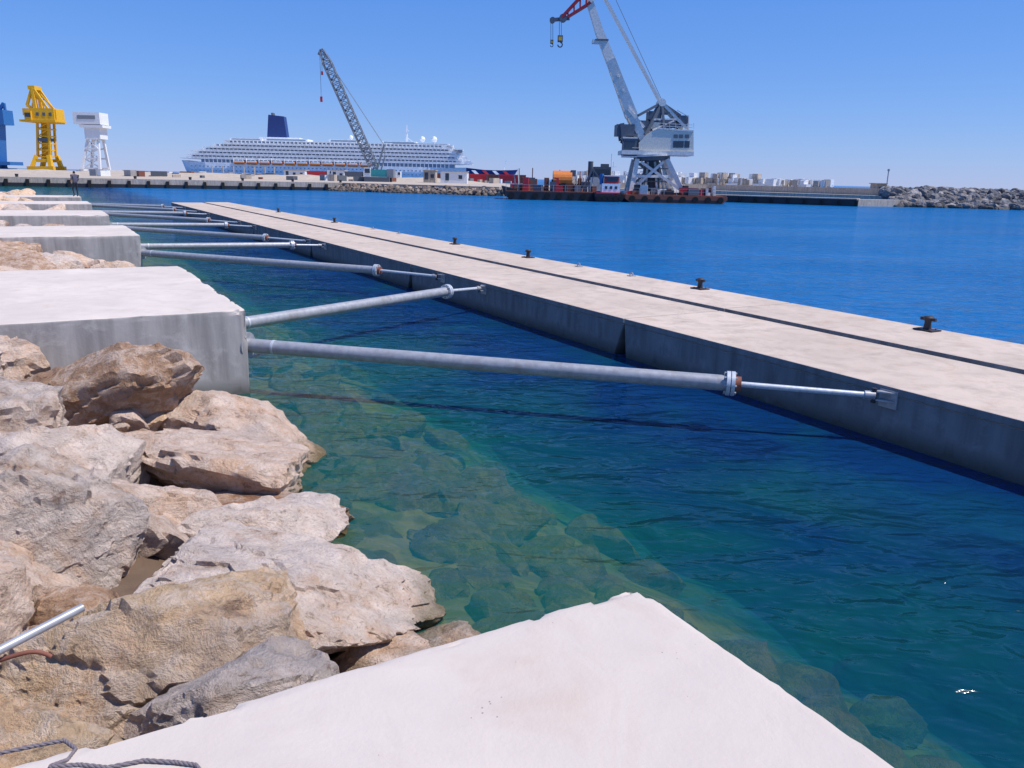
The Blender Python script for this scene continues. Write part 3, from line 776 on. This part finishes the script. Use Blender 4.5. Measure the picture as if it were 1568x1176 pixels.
def container(u,v,Yd,col,L=6.1,stack=0):
    b=MB(); x=px_point(u,v,Yd).x; z=QH+1.3+stack*2.62
    b.box((x,Yd,z),(L,2.4,2.55),col)
    n=int(L/.3)
    for i in range(n): b.box((x-L/2+.2+i*.3,Yd-1.22,z),(.14,.06,2.3),col)
    for dx in(-L/2,L/2): b.box((x+dx*.99,Yd-1.21,z),(.16,.14,2.6),'cranedark')
    b.obj('shipping_container')
for a in((731,280,262,'red',6.1,0),(752,280,275,'rust',6.1,0),(778,285,258,'red',6.1,0),(790,285,262,'rust',6.1,0),(765,285,290,'white',6,0),(668,280,260,'rust',4,0)): container(*a)
def shed(u0,u1,h,Yd,col='white',roof='conc_far'):
    b=MB(); x0=px_point(u0,275,Yd).x;x1=px_point(u1,275,Yd).x
    b.box(((x0+x1)/2,Yd,QH+h/2),(x1-x0,5,h),col); b.box(((x0+x1)/2,Yd,QH+h+.1),(x1-x0+.4,5.4,.2),roof)
    n=max(2,int((x1-x0)/2.2))
    for i in range(n):
        xx=x0+(i+.5)*(x1-x0)/n; b.box((xx,Yd-2.52,QH+h*.55),(.9,.06,.9 if i%3 else 1.7),'glass')
    b.obj('site_office')
shed(650,668,2.9,210,'conc_far'); shed(676,716,2.7,205); shed(510,530,2.6,260); shed(438,470,2.5,280); shed(560,572,2.5,250)
b=MB()
for i in range(190):
    u=rs.uniform(120,780); Yd=rs.uniform(190,330); 
    if u>600: Yd=rs.uniform(230,330)
    p=px_point(u,275,Yd); s_=rs.uniform(.4,1.5)
    b.box((p.x,Yd,QH+s_/2),(s_*rs.uniform(1,3),s_,s_),['conc_far','conc_far','white','boom','conc','cranedark','rust'][i%7],rs.uniform(0,3))
b.obj('stacked_materials')
b=MB()
for p,d in along((-150,110),(-34,160),9):
    b.cyl(p+Vector((0,0,QH)),p+Vector((0,0,QH+.5)),.22,'iron',.28,10)
b.obj('quay_bollards')
b=MB()
for u in(325,342,358,374,390,406,420):
    p=px_point(u,268,420); b.cyl((p.x,420,QH),(p.x,420,QH+4.5),.35,'conc_far',n=8)
b.obj('quay_piles')

# ------------------------------------------------------------------ barges and tug (range ~122)
def barge(x0,x1,y,w,h,col,name,rake=1.5):
    b=MB()
    b.plate([(x0,y,h),(x1,y,h),(x1,y,h*.55),(x1-rake,y,-.6),(x0+rake,y,-.6),(x0,y,h*.55)],(0,w,0),col)
    b.box(((x0+x1)/2,y,h+.06),(x1-x0-.3,w-.3,.12),'rust')
    n=int((x1-x0)/1.7)
    for i in range(n):
        x=x0+1+i*(x1-x0-2)/max(1,n-1); 
        b.cyl((x,y-w/2-.2,h*.55),(x,y-w/2,h*.55),.42,'tyre',n=14)
    for i in range(n+1):
        x=x0+.2+i*(x1-x0-.4)/n; b.cyl((x,y-w/2+.15,h+.1),(x,y-w/2+.15,h+1.05),.03,'galv',n=5)
    b.beam((x0+.2,y-w/2+.15,h+1.0),(x1-.2,y-w/2+.15,h+1.0),.04,.04,'galv'); b.beam((x0+.2,y-w/2+.15,h+.6),(x1-.2,y-w/2+.15,h+.6),.03,.03,'galv')
    return b
YB=124
x0=px_point(773,300,YB).x; x1=px_point(918,300,YB).x
b=barge(x0,x1,YB,7,1.15,'black','work_barge')
b.plate([(x0-.5,YB,1.9),(x0+2.5,YB,1.3),(x0+2.5,YB,.8),(x0,YB,.4)],(0,6,0),'black')
for i in range(34):
    x=rs.uniform(x0+1.5,x1-.8); hh=rs.uniform(.4,2.0); b.box((x,YB+rs.uniform(-2,2),1.25+hh/2),(rs.uniform(.3,1.7),1.1,hh),['rust','cranedark','black','cranedark','rust','red'][i%6],rs.uniform(-.2,.2))
for i in range(12):
    x=rs.uniform(x0+1.5,x1-.8); b.cyl((x,YB+rs.uniform(-2,2),1.25),(x+rs.uniform(-.4,.4),YB,rs.uniform(2.8,4.6)),.07,['rust','cranedark','galv'][i%3],n=6)
xo=px_point(861,275,YB).x
b.cyl((xo-1.4,YB,2.9),(xo+1.4,YB,2.9),1.35,'orange',n=20); b.box((xo,YB,1.8),(3.4,2.2,1.2),'rust')
b.box((xo+1.6,YB,3.9),(.7,1.5,.9),'cranedark')
xe=px_point(900,275,YB).x
b.beam((xe-1,YB-1,1.3),(xe+.6,YB-1,4.6),.25,.25,'cranedark'); b.beam((xe+.6,YB-1,4.6),(xe+2,YB-1,2.8),.2,.2,'cranedark')
b.cyl((xo+4,YB+1,1.2),(xo+4,YB+1,4.8),.12,'rust',n=8)
b.obj('work_barge')
b=MB(); xt=px_point(932,300,YB-5).x; yt=YB-4.8
L0=px_point(909,300,yt).x; L1=px_point(950,300,yt).x
b.plate([(L0,yt,1.3),(L1-.8,yt,1.0),(L1,yt,1.5),(L1-.4,yt,-.5),(L0+.4,yt,-.5)],(0,2.6,0),'black')
b.box(((L0+L1)/2,yt,1.22),(L1-L0-.5,2.62,.22),'red'); 
b.box((xt+.2,yt,1.9),(2.6,2.0,1.3),'white'); b.box((xt+.3,yt,3.0),(1.9,1.7,1.1),'red'); b.box((xt+.3,yt-.86,3.1),(1.6,.04,.5),'glass'); b.box((xt+.3,yt,3.62),(2.3,2.1,.14),'white')
for i in range(3): b.box((xt-.5+i*.7,yt-1.02,2.0),(.35,.04,.4),'glass')
b.cyl((xt-1.1,yt,2.4),(xt-1.1,yt,3.9),.28,'blue',n=12); b.cyl((xt+.5,yt,3.7),(xt+.5,yt,5.6),.05,'white',n=6); b.beam((xt,yt,4.9),(xt+1,yt,4.9),.05,.05,'white')
for i in range(5): b.cyl((L0+.6+i*.8,yt-1.5,.55),(L0+.6+i*.8,yt-1.3,.55),.34,'tyre',n=14)
b.obj('tug_boat')
b=MB(); xc=px_point(925,270,YB+4).x; yc=YB+5.6
b.plate([(xc-3.5,yc,1.2),(xc+3.5,yc,1.5),(xc+3,yc,-.5),(xc-3.2,yc,-.5)],(0,3,0),'blue'); b.box((xc,yc,2.4),(4,2.4,2),'cranegrey'); b.box((xc-.2,yc,4.2),(2.6,2.2,1.6),'cranedark'); b.box((xc-.2,yc-1.12,4.3),(2.2,.05,.7),'glass'); b.cyl((xc-2,yc,3),(xc-2,yc,5.8),.4,'cranedark',n=10); b.box((xc+.2,yc,5.2),(1.2,1.2,.5),'cranedark')
b.cyl((xc+1.2,yc,5),(xc+1.2,yc,7),.05,'white',n=6); b.obj('work_boat')
x0=px_point(950,300,YB).x; x1=px_point(1100,300,YB).x
b=barge(x0,x1,YB,11,1.0,'rust','crane_barge')
b.box(((x0+x1)/2,YB-5.53,.32),(x1-x0-1.6,.08,.34),'black')
for i in range(26):
    x=rs.uniform(x0+1,x1-.8); hh=rs.uniform(.3,1.4); b.box((x,YB+rs.uniform(-4.5,-2),1.15+hh/2),(rs.uniform(.3,1.8),1.0,hh),['rust','cranedark','red','black','cranegrey'][i%5],rs.uniform(-.2,.2))
b.obj('crane_barge')

# ------------------------------------------------------------------ floating level-luffing crane
b=MB(); YC=125; q=lambda u,v,dy=0: px_point(u,v,YC)+Vector((0,dy,0))
g='cranegrey'
for dy in(-2.6,2.6):
    for u0,u1 in((962,973),(1042,1018)):
        p=q(u0,300,dy); p.z=1.15; b.beam(p,q(u1,244,dy*.75),.75,.75,g,.6,.6)
    for (a,c,d_,e) in((964,290,1012,248),(1036,290,978,248),(964,270,1034,270)): b.beam(q(a,c,dy),q(d_,e,dy*.8),.38,.38,g)
    for uu in(985,1003,1020): b.beam(q(uu,296,dy*.7),q(uu+(997-uu)*.4,248,dy*.5),.3,.3,g)
b.cyl(q(998,298),q(998,244),1.2,'cranedark',1.1,20)
b.box(q(998,296),(9,6.5,.5),g)
for v in(288,278,268,258): b.box(q(998,v),(4.2,4.2,.12),'cranedark')
b.cyl(q(998,246),q(998,240),2.7,'cranedark',2.7,28); b.cyl(q(998,240),q(998,237),3.2,g,3.2,28)
b.box(q(1003,235),(10.5,5.2,.6),g)
hs=[q(975,234),q(1057,236),q(1057,202),q(1003,198),q(988,206),q(975,220)]
b.plate(hs,(0,4.6,0),'cranehouse')
for u in(1030,1038,1047): 
    b.box(q(u,222,-2.34),(.75,.05,.95),'glass'); b.box(q(u,210,-2.34),(.6,.05,.5),'cranedark')
b.beam(q(975,235,-2.36),q(1057,237,-2.36),.12,.5,'cranedark')
b.beam(q(1003,198,-2.36),q(1057,202,-2.36),.1,.2,'cranegrey')
for ua,va,ub,vb in((1003,190,1055,193),(1003,194,1055,197),(965,227,985,228)):
    b.beam(q(ua,va,-2.4),q(ub,vb,-2.4),.07,.07,g)
for u in range(1003,1058,9): b.beam(q(u,199,-2.4),q(u,190,-2.4),.06,.06,g)
b.box(q(962,226,-1.0),(1.9,2.2,2.5),'cranedark'); b.box(q(961,223,-2.12),(1.5,.05,1.2),'glass'); b.box(q(962,212,-1),(2.2,2.4,.2),g)
b.box(q(962,240,-1),(2.1,2.2,.25),g)
hd=(1012,158)
for dy in(-1.7,1.7):
    b.beam(q(985,208,dy),q(*hd,dy*.5),.42,.5,'cranedark'); b.beam(q(1050,200,dy),q(*hd,dy*.5),.34,.4,g); b.beam(q(1014,200,dy),q(*hd,dy*.5),.34,.4,'cranedark')
    b.beam(q(998,184,dy*.8),q(1034,184,dy*.8),.26,.26,g); b.beam(q(992,172,dy*.6),q(1030,174,dy*.7),.24,.24,'cranedark')
    b.beam(q(998,184,dy*.8),q(1042,196,dy),.2,.2,'cranedark'); b.beam(q(1034,184,dy*.8),q(996,200,dy),.2,.2,g)
    b.beam(q(975,178,dy),q(*hd,dy*.5),.3,.35,'cranedark'); b.beam(q(1040,178,dy*.6),q(*hd,dy*.4),.3,.35,'cranedark')
b.box(q(1000,178),(1.7,2.4,1.1),'cranedark'); b.box(q(1020,190),(2.2,3,1.0),'cranedark'); b.cyl(q(*hd,-1.2),q(*hd,1.2),.55,g,n=16)
b.box(q(1044,186),(1.3,3.0,1.5),'cranedark'); b.box(q(1005,193),(2.4,2.8,.9),'cranehouse'); b.box(q(984,194),(1.4,2.6,1.6),'cranedark')
b.beam(q(1051,200,-1.6),q(1051,180,-1.6),.12,.12,g); b.beam(q(1051,180,-1.6),q(1034,170,-1.4),.1,.1,g)
for dy in(-1.3,1.3):
    b.beam(q(987,222,dy),q(967,178,dy*.7),.9,1.0,g,.8,1.3)
    b.beam(q(967,178,dy*.7),q(935,92,dy*.35),.6,1.6,g,.5,1.3)
    b.beam(q(950,190,dy*1.3),q(953,215,dy*1.3),.6,.8,'cranedark'); b.beam(q(953,215,dy*1.2),q(975,232,dy*1.2),.5,.5,'cranedark')
    b.beam(q(960,168,dy),q(984,196,dy),.35,.4,g)
b.beam(q(937,98),q(918,50),1.25,1.35,g,1.05,1.15); b.beam(q(918,50),q(903,3),1.05,1.15,g,.85,.95)
b.box(q(921,62),(1.9,1.6,.18),'cranedark'); b.box(q(912,64),(1.0,1.2,.5),g); b.box(q(956,200),(2.6,3.4,1.6),'cranedark')
for v,u in((205,980),(190,972),(165,962),(140,953),(118,945)): b.beam(q(u,v,-1.2),q(u,v,1.2),.3,.3,g)
b.box(q(975,214),(1.5,3,1.6),'cranedark')
for dy in(-.5,.5): b.beam(q(1012,158,dy),q(921,-12,dy),.22,.32,g)
b.cyl(q(1016,158,.2),q(940,-8,.2),.04,'cranedark',n=6)
b.beam(q(903,3),q(897,-14),.7,.8,g); b.beam(q(921,-12,-.3),q(903,3,-.3),.3,.3,g); 
for dy in(-.5,.5):
    b.beam(q(926,-22,dy),q(903,4,dy),.4,.5,g)
    b.beam(q(898,-14,dy),q(860,27,dy*.5),.3,.4,'red'); b.beam(q(905,4,dy),q(868,27,dy*.5),.3,.35,'red')
    for i in range(4):
        f0=i/4; b.beam(q(898-38*f0,-14+41*f0,dy*(1-.5*f0)),q(905-37*min(1,f0+.2),4+23*min(1,f0+.2),dy*(1-.5*f0)),.16,.16,'red')
b.beam(q(842,31),q(872,28),.5,.45,'cranedark'); b.cyl(q(862,28,-.4),q(862,28,.4),.55,'cranedark',n=14); b.cyl(q(846,31,-.4),q(846,31,.4),.4,'cranedark',n=14)
def hook(u,v0,v1,sz):
    b.cyl(q(u-1.5,v0),q(u-1.5,v1),.035,'cranedark',n=6); b.cyl(q(u+1.5,v0),q(u+1.5,v1),.035,'cranedark',n=6)
    c=q(u,v1); b.box(c-Vector((0,0,.3*sz)),(.75*sz,.4*sz,.9*sz),'cranedark'); b.box(c-Vector((0,0,.3*sz)),(.5*sz,.46*sz,.5*sz),'yellow')
    c2=c-Vector((0,0,1.1*sz)); pr=None
    for i in range(11):
        a=math.radians(90-i*27); p=c2+Vector((.33*sz*math.cos(a),0,.33*sz*math.sin(a)))
        if pr is not None: b.cyl(pr,p,.09*sz,'cranedark',n=8)
        pr=p
hook(858,30,56,1.0); hook(845,32,62,.6)
for i in range(12):
    f_=i/11; p=q(961-26*f_,172-80*f_,-1.0); b.beam(p,p+Vector((.6,0,.5)),.06,.06,g)
b.obj('harbour_crane',True)

# ------------------------------------------------------------------ person on the rocks
def person(loc,yaw):
    me=bpy.data.meshes.new('person'); V=[(0,0,.93),(0,.0,1.15),(0,.01,1.38),(0,.0,1.50),(0,-.01,1.60),(0,-.01,1.70),
      (.10,0,.88),(.11,.03,.50),(.11,-.02,.10),(.12,.12,.05),(-.10,0,.88),(-.12,.10,.50),(-.12,.02,.10),(-.12,.16,.05),
      (.19,0,1.42),(.25,-.03,1.16),(.22,.12,.96),(.21,.16,.88),(-.19,0,1.42),(-.25,-.03,1.16),(-.20,.14,1.02),(-.17,.2,.98)]
    E=[(0,1),(1,2),(2,3),(3,4),(4,5),(0,6),(6,7),(7,8),(8,9),(0,10),(10,11),(11,12),(12,13),(2,14),(14,15),(15,16),(16,17),(2,18),(18,19),(19,20),(20,21)]
    Rr=[.15,.145,.15,.06,.095,.07,.095,.065,.045,.04,.095,.065,.045,.04,.065,.045,.035,.04,.065,.045,.035,.04]
    me.from_pydata(V,E,[]); o=bpy.data.objects.new('person',me); scene.collection.objects.link(o)
    sk=o.modifiers.new('skin','SKIN'); sv_=me.skin_vertices[0].data
    for i,r_ in enumerate(Rr): sv_[i].radius=(r_,r_*.85)
    sv_[0].use_root=True
    ss_=o.modifiers.new('sub','SUBSURF'); ss_.levels=2; ss_.render_levels=2
    dg=bpy.context.evaluated_depsgraph_get(); dg.update(); m2=bpy.data.meshes.new_from_object(o.evaluated_get(dg))
    o.modifiers.clear(); o.data=m2; m2.materials.clear()
    for k_ in('trouser','shirt','skin','hair'): m2.materials.append(M[k_])
    for p in m2.polygons:
        c=p.center; p.use_smooth=True
        i=1
        if c.z<.95 and abs(c.x)<.19: i=0
        elif c.z>1.66 or (c.z>1.55 and c.y<-.04): i=3
        elif c.z>1.47: i=2
        elif abs(c.x)>.15 and c.z<1.1: i=2
        p.material_index=i
    o.location=loc; o.rotation_euler=(0,0,yaw)
person((*W(63.0,2.15,0).xy,HB-.01),math.radians(60))

# ------------------------------------------------------------------ light, sky, camera
AZ=math.radians(100); EL=math.radians(60)
S_=Vector((math.sin(AZ)*math.cos(EL),math.cos(AZ)*math.cos(EL),math.sin(EL)))
l=bpy.data.lights.new('sun','SUN'); l.energy=5.0; l.angle=math.radians(.5); l.color=(1,.94,.87)
lo=bpy.data.objects.new('sun',l); scene.collection.objects.link(lo); lo.rotation_euler=S_.to_track_quat('Z','Y').to_euler(); lo.location=(0,0,60)
w=bpy.data.worlds.new('World'); scene.world=w; w.use_nodes=True; nt=w.node_tree; nt.nodes.clear()
sk=nt.nodes.new('ShaderNodeTexSky'); sk.sky_type='NISHITA'; sk.sun_disc=False; sk.sun_elevation=EL; sk.sun_rotation=AZ
sk.air_density=1.0; sk.dust_density=0.0; sk.ozone_density=1.0; sk.altitude=0
c1=mixc(nt,1.0,sk.outputs[0],(.37,.40,.47),'MULTIPLY')
ad=nt.nodes.new('ShaderNodeVectorMath'); ad.operation='ADD'; nt.links.new(c1,ad.inputs[0]); ad.inputs[1].default_value=(0.0,.90,3.7)
bg=nt.nodes.new('ShaderNodeBackground'); bg.inputs[1].default_value=.128
wo=nt.nodes.new('ShaderNodeOutputWorld')
nt.links.new(ad.outputs[0],bg.inputs[0]); nt.links.new(bg.outputs[0],wo.inputs[0])
cam=bpy.data.cameras.new('camera'); cam.sensor_width=36; cam.lens=36*FPX/1568; cam.clip_end=12000; cam.clip_start=.05
co=bpy.data.objects.new('camera',cam); scene.collection.objects.link(co)
Mx=Matrix.Rotation(math.pi/2-PITCH,4,'X')@Matrix.Rotation(ROLL,4,'Z'); Mx.translation=Vector((0,0,HC)); co.matrix_world=Mx
scene.camera=co
